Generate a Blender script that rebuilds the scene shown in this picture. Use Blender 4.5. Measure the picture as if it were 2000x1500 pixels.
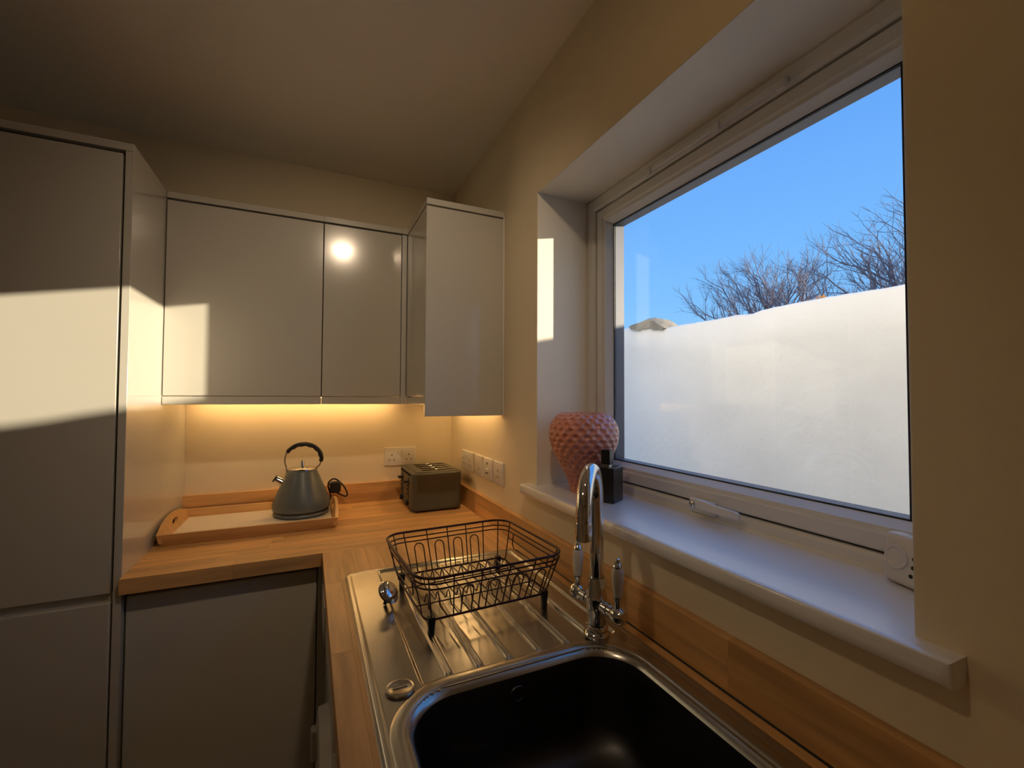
import bpy, bmesh, math, random
from mathutils import Vector, Matrix, noise
random.seed(7)
S = bpy.context.scene
for o in list(bpy.data.objects): bpy.data.objects.remove(o)
COL = S.collection
Z0 = 0.91          # worktop height above the floor; everything is built with the worktop top at z = 0 and lifted at the end

# ------------------------------------------------------------------ camera
cam = bpy.data.cameras.new('camera'); camo = bpy.data.objects.new('camera', cam); COL.objects.link(camo)
cam.sensor_width = 36.0; cam.lens = 36.0 * 862.03 / 2000.0; cam.clip_start = .02; cam.clip_end = 300
r_ = Vector((0.90882387, -0.41715468, 0.00459858)); u_ = Vector((-0.01597572, -0.02378596, 0.99958942)); f_ = Vector((0.41687403, 0.90852419, 0.02828159))
M = Matrix((r_, u_, -f_)).transposed().to_4x4(); M.translation = Vector((-0.649, -2.139, 0.4839))
camo.matrix_world = M
S.camera = camo
# ------------------------------------------------------------------ sky, sun, exposure
W = bpy.data.worlds.new('world'); S.world = W; W.use_nodes = True
nt = W.node_tree; nt.nodes.clear()
wo = nt.nodes.new('ShaderNodeOutputWorld'); bg = nt.nodes.new('ShaderNodeBackground'); rp = nt.nodes.new('ShaderNodeValToRGB')
tc = nt.nodes.new('ShaderNodeTexCoord'); sx = nt.nodes.new('ShaderNodeSeparateXYZ')
nt.links.new(tc.outputs['Generated'], sx.inputs[0]); nt.links.new(sx.outputs['Z'], rp.inputs[0]); nt.links.new(rp.outputs[0], bg.inputs[0]); nt.links.new(bg.outputs[0], wo.inputs[0])
e = rp.color_ramp.elements
e[0].position = 0.0; e[0].color = (.36, .66, 1.0, 1)
e[1].position = 0.55; e[1].color = (.11, .35, .92, 1)
x = rp.color_ramp.elements.new(.2); x.color = (.21, .52, 1.0, 1)
bg.inputs[1].default_value = 0.55
SUN = 4.5
sl = bpy.data.lights.new('sun', 'SUN'); sl.energy = SUN; sl.angle = math.radians(.6); sl.color = (1, .85, .62)
so = bpy.data.objects.new('sun', sl); COL.objects.link(so)
so.rotation_euler = Vector((-1, .602, -.19)).to_track_quat('-Z', 'Y').to_euler(); so.location = (6, -4, 3)
S.view_settings.view_transform = 'Standard'; S.view_settings.look = 'None'; S.view_settings.gamma = 1; S.view_settings.use_curve_mapping = False
S.view_settings.exposure = 1.08
LED = 20.5; SPOT = 30.0; BEAM = 17.0

# ------------------------------------------------------------------ materials
def mat(name, col, rough=.5, metal=0, spec=.5, coat=0, var=0, scale=8, stretch=(1, 1, 1), bump=0, bscale=60, rvar=0, objrand=0, emit=None, bdist=.002):
    m = bpy.data.materials.new(name); m.use_nodes = True; n = m.node_tree; b = n.nodes['Principled BSDF']
    b.inputs['Base Color'].default_value = (*col, 1); b.inputs['Roughness'].default_value = rough; b.inputs['Metallic'].default_value = metal
    b.inputs['Specular IOR Level'].default_value = spec; b.inputs['Coat Weight'].default_value = coat; b.inputs['Coat Roughness'].default_value = max(.06, rough * .7) if coat >= 1 else .06
    t = n.nodes.new('ShaderNodeTexCoord'); mp = n.nodes.new('ShaderNodeMapping'); mp.inputs['Scale'].default_value = stretch
    n.links.new(t.outputs['Object'], mp.inputs[0])
    oi = n.nodes.new('ShaderNodeObjectInfo')
    if objrand:
        ad = n.nodes.new('ShaderNodeVectorMath'); ad.operation = 'MULTIPLY_ADD'
        ad.inputs[1].default_value = (37, 37, 37); cx = n.nodes.new('ShaderNodeCombineXYZ')
        for i in range(3): n.links.new(oi.outputs['Random'], cx.inputs[i])
        n.links.new(cx.outputs[0], ad.inputs[0]); n.links.new(t.outputs['Object'], ad.inputs[2]); n.links.new(ad.outputs[0], mp.inputs[0])
    if var or objrand:
        nz = n.nodes.new('ShaderNodeTexNoise'); nz.inputs['Scale'].default_value = scale; nz.inputs['Detail'].default_value = 5
        n.links.new(mp.outputs[0], nz.inputs['Vector'])
        mr = n.nodes.new('ShaderNodeMapRange'); mr.inputs[1].default_value = .3; mr.inputs[2].default_value = .7
        mr.inputs[3].default_value = 1 - var; mr.inputs[4].default_value = 1 + var; n.links.new(nz.outputs[0], mr.inputs[0])
        val = mr.outputs[0]
        if objrand:
            m2 = n.nodes.new('ShaderNodeMapRange'); m2.inputs[3].default_value = 1 - objrand; m2.inputs[4].default_value = 1 + objrand
            n.links.new(oi.outputs['Random'], m2.inputs[0]); mm = n.nodes.new('ShaderNodeMath'); mm.operation = 'MULTIPLY'
            n.links.new(val, mm.inputs[0]); n.links.new(m2.outputs[0], mm.inputs[1]); val = mm.outputs[0]
        vm = n.nodes.new('ShaderNodeVectorMath'); vm.operation = 'SCALE'; vm.inputs[0].default_value = col; n.links.new(val, vm.inputs['Scale']); n.links.new(vm.outputs[0], b.inputs['Base Color'])
        if rvar:
            m3 = n.nodes.new('ShaderNodeMapRange'); m3.inputs[3].default_value = rough - rvar; m3.inputs[4].default_value = rough + rvar
            n.links.new(nz.outputs[0], m3.inputs[0]); n.links.new(m3.outputs[0], b.inputs['Roughness'])
    if bump:
        n2 = n.nodes.new('ShaderNodeTexNoise'); n2.inputs['Scale'].default_value = bscale; n2.inputs['Detail'].default_value = 4; n.links.new(mp.outputs[0], n2.inputs['Vector'])
        bp = n.nodes.new('ShaderNodeBump'); bp.inputs['Strength'].default_value = bump; bp.inputs['Distance'].default_value = bdist
        n.links.new(n2.outputs[0], bp.inputs['Height']); n.links.new(bp.outputs[0], b.inputs['Normal'])
    if emit:
        b.inputs['Emission Color'].default_value = (*emit[0], 1); b.inputs['Emission Strength'].default_value = emit[1]
    return m
PAINT = mat('wall_paint', (.84, .73, .53), .75, var=.03, scale=3, bump=.08, bscale=90)
CEIL = mat('ceiling_paint', (.92, .87, .77), .8, var=.02, scale=2, bump=.06, bscale=120)
FLOOR = mat('floor_vinyl', (.34, .26, .18), .5, var=.15, scale=5)
REND = mat('white_render', (.87, .83, .76), .85, var=.06, scale=2.2, bump=.5, bscale=14, bdist=.008)
HOUSE = mat('house_render', (.84, .80, .73), .9, var=.1, scale=5, bump=.4, bscale=30)
STONE = mat('grey_mortar', (.30, .26, .2), .9, var=.25, scale=12, bump=.8, bscale=30, bdist=.01)
PATIO = mat('patio_concrete', (.42, .39, .35), .9, var=.2, scale=6, bump=.3, bscale=40)
DOOR = mat('grey_gloss_door', (.52, .49, .43), .16, spec=.5, coat=.35, var=.012, scale=4, bump=.012, bscale=9, bdist=.002)
CARC = mat('grey_carcass', (.50, .49, .45), .3, spec=.5)
GAPSHADE = mat('gap_shade', (.03, .025, .02), .8)  # carcass colour blackened to put the shade of the door gaps into it
WOOD = mat('oak_stave', (.64, .36, .14), .38, spec=.45, var=.22, scale=26, stretch=(.16, 1.5, 1.5), objrand=.15, bump=.05, bscale=80, rvar=.08)
TRAYW = mat('tray_bamboo', (.62, .36, .14), .4, var=.16, scale=30, stretch=(.15, 1.5, 1.5), objrand=.06, bump=.04, bscale=80)
TRAYF = mat('tray_white_floor', (.74, .66, .56), .45, var=.03)
STEEL = mat('brushed_steel', (.47, .45, .41), .26, metal=1, var=.03, scale=150, stretch=(1, .05, 1))
BOWL = mat('shaded_steel_bowl', (.085, .085, .09), .42, metal=1, var=.05, scale=90, stretch=(1, 1, .1))  # sink steel darkened in its colour to stand for shade inside the bowl
CHROME = mat('chrome', (.72, .72, .72), .06, metal=1, var=.01)
CERAM = mat('white_ceramic', (.80, .77, .70), .2, coat=.5, var=.01)
UPVC = mat('white_upvc', (.78, .76, .72), .32, spec=.5, var=.015, scale=3)
SILLM = mat('sill_gloss_paint', (.84, .83, .84), .34, spec=.8, coat=1, var=.02, scale=14, bump=.03, bscale=40)
SPACER = mat('glazing_spacer', (.13, .13, .15), .45, metal=.3, var=.03)
GASKET = mat('black_gasket', (.02, .02, .022), .6, var=.05)
PLASTIC = mat('white_plastic', (.72, .68, .62), .35, var=.015)
HOLE = mat('socket_hole', (.015, .012, .01), .7, var=.02)
KETTLE = mat('slate_enamel', (.105, .125, .13), .38, coat=.15, var=.04, scale=30)
TOAST = mat('olive_grey_plastic', (.10, .095, .075), .5, spec=.35, var=.05, scale=30)
TOASTB = mat('toaster_slot', (.012, .009, .008), .9, spec=.1, var=.05)
BLACK = mat('black_plastic', (.012, .012, .013), .4, var=.05)
BLACKG = mat('black_satin_bottle', (.010, .013, .016), .32, coat=.15, var=.04)
WIRE = mat('dark_bronze_wire', (.045, .014, .010), .38, metal=.4, var=.05)
VASE = mat('pink_terracotta_glaze', (.66, .25, .18), .16, coat=.6, var=.12, scale=18)
APPL = mat('white_appliance', (.62, .61, .60), .3, var=.015)
BARK = mat('hazed_bark', (.25, .20, .21), .9, var=.2, scale=6)  # bark tone shifted to pale purple-grey, distance haze put into the colour
LEAF = mat('dry_leaf', (.62, .30, .10), .7, var=.2, scale=40)
LEDM = mat('warm_led', (1, .8, .5), .5, emit=((1, .60, .24), LED), var=.001)
SPOTM = mat('warm_downlight', (1, .8, .5), .5, emit=((1, .62, .28), SPOT), var=.001)
def glass():
    m = bpy.data.materials.new('window_glass'); m.use_nodes = True; n = m.node_tree; n.nodes.clear()
    o = n.nodes.new('ShaderNodeOutputMaterial'); mx = n.nodes.new('ShaderNodeMixShader'); tr = n.nodes.new('ShaderNodeBsdfTransparent'); gl = n.nodes.new('ShaderNodeBsdfGlossy'); fr = n.nodes.new('ShaderNodeFresnel')
    n.nodes.remove(fr); lw = n.nodes.new('ShaderNodeLayerWeight'); lw.inputs[0].default_value = .5
    pw = n.nodes.new('ShaderNodeMath'); pw.operation = 'POWER'; pw.inputs[1].default_value = 5; ma = n.nodes.new('ShaderNodeMath'); ma.operation = 'MULTIPLY_ADD'; ma.inputs[1].default_value = .96; ma.inputs[2].default_value = .04
    gl.inputs['Roughness'].default_value = .0; tr.inputs[0].default_value = (.975, .985, .98, 1)
    n.links.new(lw.outputs['Facing'], pw.inputs[0]); n.links.new(pw.outputs[0], ma.inputs[0]); n.links.new(ma.outputs[0], mx.inputs[0]); n.links.new(tr.outputs[0], mx.inputs[1]); n.links.new(gl.outputs[0], mx.inputs[2]); n.links.new(mx.outputs[0], o.inputs[0]); return m
GLASS = glass()

# ------------------------------------------------------------------ mesh helpers
def link(name, bm, m, parent=None, smooth=True, angle=35):
    bmesh.ops.recalc_face_normals(bm, faces=bm.faces)
    me = bpy.data.meshes.new(name); bm.to_mesh(me); bm.free(); me.materials.append(m)
    if smooth:
        for p in me.polygons: p.use_smooth = True
        me.set_sharp_from_angle(angle=math.radians(angle))
    o = bpy.data.objects.new(name, me); COL.objects.link(o)
    if parent: o.parent = parent
    return o
def empty(name, loc=(0, 0, 0), rz=0):
    o = bpy.data.objects.new(name, None); COL.objects.link(o); o.location = loc; o.rotation_euler = (0, 0, rz); o.empty_display_size = .05; return o
def tag(o, label, cat, group=None, kind=None):
    o['label'] = label; o['category'] = cat
    if group: o['group'] = group
    if kind: o['kind'] = kind
    return o
def addbox(bm, lo, hi, bev=0, seg=2):
    c = [(a + b) / 2 for a, b in zip(lo, hi)]; s = [abs(b - a) for a, b in zip(lo, hi)]
    t = bmesh.new(); bmesh.ops.create_cube(t, size=1)
    for v in t.verts: v.co = Vector([v.co[i] * s[i] + c[i] for i in range(3)])
    if bev: bmesh.ops.bevel(t, geom=list(t.edges), offset=bev, segments=seg, profile=.5, affect='EDGES')
    merge(bm, t)
def merge(bm, t, mtx=None):
    mp = [bm.verts.new(mtx @ v.co if mtx else v.co) for v in t.verts]
    t.verts.index_update()
    for f in t.faces:
        try: bm.faces.new([mp[v.index] for v in f.verts])
        except ValueError: pass
    t.free()
def box(name, lo, hi, m, parent=None, bev=.0015, seg=2):
    bm = bmesh.new(); addbox(bm, lo, hi, bev, seg); o = link(name, bm, m, parent, angle=60)
    for p in o.data.polygons:
        if max(abs(c) for c in p.normal) > .9999: p.use_smooth = False
    return o
def prism(bm, pts, z0, z1):
    a = [bm.verts.new((p[0], p[1], z0)) for p in pts]; b = [bm.verts.new((p[0], p[1], z1)) for p in pts]
    n = len(pts); bm.faces.new(a[::-1]); bm.faces.new(b)
    for i in range(n): bm.faces.new((a[i], a[(i + 1) % n], b[(i + 1) % n], b[i]))
def addtube(bm, pts, rad, closed=False, sides=6, caps=True):
    pts = [Vector(p) for p in pts]; n = len(pts); rings = []
    rads = rad if isinstance(rad, (list, tuple)) else [rad] * n
    tang = []
    for i in range(n):
        a = pts[(i - 1) % n] if (closed or i > 0) else pts[i]; b = pts[(i + 1) % n] if (closed or i < n - 1) else pts[i]
        tang.append((b - a).normalized())
    up = Vector((0, 0, 1)) if abs(tang[0].z) < .9 else Vector((1, 0, 0))
    nrm = tang[0].cross(up).normalized()
    for i in range(n):
        t = tang[i]; nrm = (nrm - t * nrm.dot(t)).normalized(); bn = t.cross(nrm)
        rings.append([bm.verts.new(pts[i] + (nrm * math.cos(2 * math.pi * k / sides) + bn * math.sin(2 * math.pi * k / sides)) * rads[i]) for k in range(sides)])
    for i in range(n if closed else n - 1):
        A, B = rings[i], rings[(i + 1) % n]
        off = 0
        if closed and i == n - 1:
            off = min(range(sides), key=lambda q: (A[0].co - B[q].co).length)
        for k in range(sides): bm.faces.new((A[k], A[(k + 1) % sides], B[(k + 1 + off) % sides], B[(k + off) % sides]))
    if caps and not closed: bm.faces.new(rings[0][::-1]); bm.faces.new(rings[-1])
def tube(name, pts, rad, m, parent=None, closed=False, sides=6):
    bm = bmesh.new(); addtube(bm, pts, rad, closed, sides); return link(name, bm, m, parent, angle=60)
def addlathe(bm, prof, segs=40, mtx=None, fr=None):
    t = bmesh.new(); rings = []
    for r, z in prof:
        if r < 1e-6: rings.append([t.verts.new((0, 0, z))])
        else: rings.append([t.verts.new((r * math.cos(2 * math.pi * k / segs), r * math.sin(2 * math.pi * k / segs), z)) for k in range(segs)])
    for A, B in zip(rings, rings[1:]):
        if len(A) == 1 and len(B) == 1: continue
        for k in range(segs):
            k2 = (k + 1) % segs
            if len(A) == 1: t.faces.new((A[0], B[k], B[k2]))
            elif len(B) == 1: t.faces.new((A[k], A[k2], B[0]))
            else: t.faces.new((A[k], A[k2], B[k2], B[k]))
    t.verts.index_update(); merge(bm, t, mtx)
def lathe(name, prof, m, parent=None, segs=40, mtx=None):
    bm = bmesh.new(); addlathe(bm, prof, segs, mtx); return link(name, bm, m, parent)
def along(p, d):      # matrix that puts local z along d at p
    q = Vector(d).to_track_quat('Z', 'Y'); return Matrix.Translation(Vector(p)) @ q.to_matrix().to_4x4()
def rrect(a, b, r, n=8, cx=0, cy=0):
    p = []
    for (sx_, sy_, a0) in ((1, 1, 0), (-1, 1, 90), (-1, -1, 180), (1, -1, 270)):
        for k in range(n + 1):
            t = math.radians(a0 + 90 * k / n); p.append((cx + sx_ * (a - r) + r * math.cos(t), cy + sy_ * (b - r) + r * math.sin(t)))
    return p
def loft(bm, rings, cap0=False, cap1=False):
    R = [[bm.verts.new(p) for p in ring] for ring in rings]; n = len(R[0])
    for A, B in zip(R, R[1:]):
        for k in range(n): bm.faces.new((A[k], A[(k + 1) % n], B[(k + 1) % n], B[k]))
    if cap0: bm.faces.new(R[0][::-1])
    if cap1: bm.faces.new(R[-1])
def rectframe(name, y0, y1, z0, z1, prof, m, parent):   # mitred frame in the yz plane, profile of (inset, x)
    bm = bmesh.new(); rings = []
    for ins, xx in prof: rings.append([(xx, y0 - ins, z0 + ins), (xx, y1 + ins, z0 + ins), (xx, y1 + ins, z1 - ins), (xx, y0 - ins, z1 - ins)])
    rings.append(rings[0]); loft(bm, rings); bmesh.ops.remove_doubles(bm, verts=bm.verts, dist=1e-6)
    return link(name, bm, m, parent, smooth=False)

# ------------------------------------------------------------------ dimensions
def ss(a, b, x): t_ = max(0, min(1, (x - a) / (b - a))); return t_ * t_ * (3 - 2 * t_)
L = 1.0946; YT = .6284; HT = 1.168; ZD = 1.1467; YW = .3267; XR = .292; YR = .6517; ZC = 1.50
WD = .605; D = .65; TW = .041; HU = .087; TU = .02
VY0, VY1, VZ0, VZ1 = -.911, -1.861, .176, 1.1326; ZS = .206
FL = -Z0; XL = -2.7; YF = -4.4
# ------------------------------------------------------------------ the room
def struct(o, label, cat): return tag(o, label, cat, kind='structure')
struct(box('floor', (XL - .1, YF - .1, FL - .1), (.26, .1, FL), FLOOR, bev=0), 'dark brown floor under the kitchen units', 'floor')
struct(box('ceiling', (XL - .1, YF - .1, ZC), (.1, .1, ZC + .25), CEIL, bev=0), 'plain painted ceiling above the wall cabinets', 'ceiling')
struct(box('wall_back', (XL - .1, 0, FL), (.26, .15, 2.3), PAINT, bev=0), 'cream painted wall behind the kettle and toaster', 'wall')
struct(box('wall_left', (XL - .1, YF, FL), (XL, 0, ZC), PAINT, bev=0), 'cream painted side wall beyond the tall unit', 'wall')
bm = bmesh.new(); addbox(bm, (XL - .1, YF - .15, FL), (.26, YF, 2.3))
struct(link('wall_front', bm, PAINT, smooth=False), 'cream painted wall opposite the cabinets', 'wall')
bm = bmesh.new()
for (lo, hi) in [((0, VY0, FL), (.26, 0, 2.3)), ((0, YF, FL), (.26, VY1, 2.3)), ((0, VY1, FL), (.26, VY0, VZ0)), ((0, VY1, VZ1), (.26, VY0, 2.3))]: addbox(bm, lo, hi)
struct(link('wall_right', bm, PAINT, smooth=False), 'cream painted wall around the window recess', 'wall')
OY0, OY1, OZ0, OZ1 = -.947, -1.83, .19, 1.105; OX = .30
bm = bmesh.new()
for (lo, hi) in [((.26, OY0, FL), (OX, .6, 3.2)), ((.26, YF, FL), (OX, OY1, 3.2)), ((.26, OY1, FL), (OX, OY0, OZ0)), ((.26, OY1, OZ1), (OX, OY0, 3.2))]: addbox(bm, lo, hi)
struct(link('wall_outside', bm, HOUSE, smooth=False), 'pale rendered outer face of the house around the window', 'wall')

# ------------------------------------------------------------------ window
win = struct(empty('window_1', (.19, -1.386, ZS)), 'white plastic framed picture window in a deep recess', 'window')
def wpart(o): o.parent = win; o.matrix_parent_inverse = Matrix.Translation(-win.location); return o
FZ0 = .19
wpart(rectframe('window_frame', VY0, VY1, FZ0, VZ1, [(0, .262), (0, .19), (.008, .186), (.036, .186), (.042, .194), (.042, .262)], UPVC, None))
wpart(rectframe('sash_gasket', VY0, VY1, FZ0, VZ1, [(.040, .204), (.047, .204), (.047, .25), (.040, .25)], GASKET, None))
wpart(rectframe('sash', VY0, VY1, FZ0, VZ1, [(.0465, .258), (.0465, .197), (.050, .194), (.074, .194), (.078, .199), (.086, .200), (.098, .222), (.098, .226), (.092, .258)], UPVC, None))
wpart(rectframe('glazing_bead', VY0, VY1, FZ0, VZ1, [(.0955, .2225), (.101, .2225), (.101, .225), (.0955, .225)], GASKET, None))
wpart(rectframe('glazing_spacer', VY0, VY1, FZ0, VZ1, [(.090, .2295), (.1, .2295), (.1, .262), (.090, .262)], SPACER, None))
wpart(box('pane', (.2255, VY1 + .09, FZ0 + .09), (.2290, VY0 - .09, VZ1 - .09), GLASS, bev=0))
REVEAL = mat('white_reveal_paint', (.84, .78, .67), .6, var=.02, scale=5, bump=.06, bscale=90)
bm = bmesh.new()
addbox(bm, (.0005, VY0 - .002, ZS), (.189, VY0 + .0, VZ1)); addbox(bm, (.0005, VY1, ZS), (.189, VY1 + .002, VZ1)); addbox(bm, (.0005, VY1 + .002, VZ1 - .002), (.189, VY0 - .002, VZ1))
wpart(link('reveal_lining', bm, REVEAL, smooth=False))
# trickle vent on the head of the frame
vent = wpart(box('trickle_vent', (.176, -1.60, 1.092), (.188, -1.21, 1.108), UPVC, bev=.003))
for y in (-1.22, -1.44, -1.59):
    c = box('vent_clip', (.172, y - .009, 1.084), (.180, y + .009, 1.104), UPVC, bev=.002); c.parent = vent
# handle
han = wpart(box('window_handle', (.178, -1.425, .214), (.189, -1.352, .247), UPVC, bev=.004, seg=3))
bm = bmesh.new()
addtube(bm, [(.182, -1.400, .240), (.164, -1.400, .240)], .0085, sides=16)
loft(bm, [[(xx + q[0], yy, zz + q[1]) for q in rrect(hx, hz, min(hx, hz) * .8, 5)] for yy, xx, zz, hx, hz in ((-1.388, .162, .241, .003, .006), (-1.392, .161, .241, .0055, .0105), (-1.405, .160, .241, .006, .0115), (-1.44, .158, .2395, .0055, .0095), (-1.48, .158, .2385, .0055, .0090), (-1.497, .159, .2380, .005, .0085), (-1.502, .160, .2380, .003, .005))], True, True)
o = link('lever', bm, UPVC, han)
o = lathe('lock_barrel', [(0, 0), (.0085, 0), (.0085, .005), (.0065, .006), (0, .006)], CHROME, han, 20, along((.179, -1.364, .231), (-1, 0, 0)))
o = box('keyhole', (.1722, -1.365, .227), (.1735, -1.363, .235), HOLE, han, bev=0)
# sill board with rounded nose and horns
bm = bmesh.new()
prism(bm, [(.192, VY0), (0.0, VY0), (0.0, -.862), (-.04, -.862), (-.04, -1.904), (0, -1.904), (0, VY1), (.192, VY1)], ZS - .03, ZS)
ed = [e_ for e_ in bm.edges if all(abs(v.co.x + .04) < 1e-5 for v in e_.verts)]
bmesh.ops.bevel(bm, geom=ed, offset=.0145, segments=7, profile=.5, affect='EDGES')
o = wpart(link('window_sill', bm, SILLM, angle=60))
for p in o.data.polygons:
    if max(abs(c) for c in p.normal) > .9999: p.use_smooth = False
bm = bmesh.new(); addtube(bm, [(.189, VY0, ZS + .0), (.189, VY1, ZS + .0)], .007, sides=8); wpart(link('sill_bead', bm, UPVC))

# ------------------------------------------------------------------ outside
ground = struct(box('ground_outside', (-20, -20, FL - .25), (40, 30, FL - .1), PATIO, bev=0), 'pale concrete ground outside the window', 'ground')
GX = 1.6
gw = empty('garden_wall', (GX, 1, FL)); tag(gw, 'white rendered garden wall with a ragged top outside the window', 'wall')
def gtop(y):
    h = .972 + .0
    h += .010 * noise.noise(Vector((y * 2.1, 3, 0))) + .006 * noise.noise(Vector((y * 7, 1, 0))) + .003 * noise.noise(Vector((y * 23, 5, 0)))
    h += .062 * ss(.18, .36, y)
    if -.50 < y < -.36: h -= .012 * (1 - abs(y + .43) / .07)
    return h
bm = bmesh.new(); ys = [-7 + i * .03 for i in range(int(11 / .03))]; rows = []
for y in ys:
    w = .012 * noise.noise(Vector((y * 1.3, 8, 0))); t = gtop(y); prof = [(GX, FL - .1)]
    for k in range(1, 12): z = FL + (t - .02 - FL) * k / 11; prof.append((GX + .010 * noise.noise(Vector((y * 1.2, z * 1.7, 4))), z))
    prof += [(GX + .02, t - .004), (GX + .08, t + .004), (GX + .2, t - .004), (GX + .22, t - .03), (GX + .22, FL)]
    rows.append([bm.verts.new((p[0], y, p[1])) for p in prof])
for A, B in zip(rows, rows[1:]):
    for k in range(len(A) - 1): bm.faces.new((A[k], A[k + 1], B[k + 1], B[k]))
gwm = link('render', bm, REND, None, angle=60); gwm.parent = gw; gwm.matrix_parent_inverse = Matrix.Translation(-gw.location)
# exposed mortar hump
bm = bmesh.new(); rows = []
for i in range(25):
    s = i / 24; y = .20 + s * .37; t_ = gtop(y); hh = .030 * math.sin(math.pi * s) ** .7
    n_ = .008 * noise.noise(Vector((y * 18, 2, 0)))
    rows.append([bm.verts.new(q) for q in ((GX - .016, y, t_ - .008 - .045 * math.sin(math.pi * s) ** .5 + n_ * 2), (GX - .016, y, t_ - .004 + hh * .4), (GX + .04, y, t_ + hh + n_), (GX + .16, y, t_ + hh * .8), (GX + .2, y, t_ - .03))])
for A, B in zip(rows, rows[1:]):
    for k in range(4): bm.faces.new((A[k], A[k + 1], B[k + 1], B[k]))
bm.faces.new(rows[0]); bm.faces.new(rows[-1][::-1])
o = link('mortar_cap', bm, STONE, None, angle=60); o.parent = gw; o.matrix_parent_inverse = Matrix.Translation(-gw.location)
o['label'] = 'bare grey mortar hump on top of the wall'
# dry leaf clump on the wall
bm = bmesh.new()
for k in range(7):
    a = random.random() * 6.28; c = Vector((GX + .05 + random.uniform(-.02, .02), -.80 + random.uniform(-.02, .02), gtop(-.8) - .004)); d = Vector((math.cos(a) * .6, math.sin(a) * .6, 1)).normalized(); s = d.cross(Vector((0, 0, 1))).normalized()
    ln = random.uniform(.018, .034); q = [bm.verts.new(c), bm.verts.new(c + d * ln * .5 + s * .007), bm.verts.new(c + d * ln), bm.verts.new(c + d * ln * .5 - s * .007)]; bm.faces.new(q)
    q2 = [bm.verts.new(v.co + Vector((.0015, 0, 0))) for v in q]; bm.faces.new(q2[::-1])
tag(link('dry_leaf_tuft', bm, LEAF, smooth=False), 'small orange dry leaf tuft on top of the garden wall', 'leaf')
def tree(loc, height, spread, seed, label, ns=9):
    rnd = random.Random(seed); root = empty('bare_tree', loc); tag(root, label, 'tree', 'bare winter trees beyond the garden wall')
    tb = bmesh.new(); th = height * .36
    addtube(tb, [(0, 0, 0), (.03, .02, th * .5), (0, 0, th)], [height * .032, height * .026, height * .022], sides=8)
    link('trunk', tb, BARK, root)
    bb = bmesh.new()
    def br(p, d, ln, r, lev):
        pts = [p]; rr = [r]; n = 3 if lev > 1 else 4
        q = p.copy(); dd = d.copy()
        for i in range(n):
            dd = (dd + Vector((rnd.gauss(0, .10), rnd.gauss(0, .10), rnd.gauss(.035, .06)))).normalized(); q = q + dd * ln / n; pts.append(q.copy()); rr.append(r * (1 - .5 * (i + 1) / n))
        addtube(bb, pts, rr, sides=4 if lev < 2 else 3, caps=False)
        if lev >= 4: return
        kids = (5, 4, 4, 3)[lev]
        for k in range(kids):
            t = rnd.uniform(.35, 1.0) if k < kids - 1 else 1.0
            i = min(n - 1, int(t * n)); f = t * n - i; s = pts[i].lerp(pts[i + 1], f)
            base = (pts[i + 1] - pts[i]).normalized()
            ax = base.cross(Vector((rnd.gauss(0, 1), rnd.gauss(0, 1), rnd.gauss(0, 1)))).normalized()
            nd = (Matrix.Rotation(rnd.uniform(.2, .72), 3, ax) @ base).normalized()
            br(s, nd, ln * rnd.uniform(.5, .68), max(r * .52, .0045), lev + 1)
    for k in range(ns):
        a = 2.39996 * k + rnd.uniform(-.2, .2); el = .28 + 1.22 * ((k + .5) / ns) ** .6
        d = Vector((math.cos(a) * math.cos(el) * spread, math.sin(a) * math.cos(el) * spread, math.sin(el))).normalized()
        br(Vector((0, 0, th * rnd.uniform(.8, 1))), d, height * rnd.uniform(.27, .33), height * .0085, 0)
    link('branches', bb, BARK, root, angle=80)
tree((17, 10.0, FL), 7.9, 1.25, 3, 'rounded bare tree with a fan of twigs behind the middle of the garden wall', 14)
tree((13, 3.55, FL), 6.6, 1.2, 5, 'bare tree partly cut off by the window jamb', 14)
tree((24, 19.3, FL), 6.6, 1.2, 11, 'low bare treetop just showing behind the lower end of the wall top', 9)

# ------------------------------------------------------------------ tall unit
def grp(o, t): o.parent = t; o.matrix_parent_inverse = Matrix.Translation(-Vector(t.location)); return o
t = empty('tall_unit', (-1.42, -.31, FL)); tag(t, 'tall grey gloss cupboard with end panel, reaching from floor to cornice', 'cupboard')
XT = -1.74
grp(box('carcass', (XT, -.602, FL + .12), (-L - .019, -.001, ZD), GAPSHADE, bev=0), t)
grp(box('end_panel', (-L - .018, -YT, FL), (-L, -.001, ZD), DOOR, bev=.001), t)
grp(box('upper_door', (XT + .002, -YT, -.040), (-L - .0235, -.606, ZD - .009), DOOR, bev=.0015), t)
grp(box('handle_rail', (XT + .002, -.612, -.075), (-L - .0205, -.604, -.042), CARC, bev=.001), t)
grp(box('lower_door', (XT + .002, -YT, FL + .15), (-L - .0225, -.606, -.063), DOOR, bev=.004, seg=3), t)
grp(box('cornice', (XT, -YT - .001, ZD + .0006), (-L, -.001, HT), DOOR, bev=.001), t)
grp(box('plinth', (XT, -.57, FL), (-L - .019, -.55, FL + .145), CARC, bev=.001), t)
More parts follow.
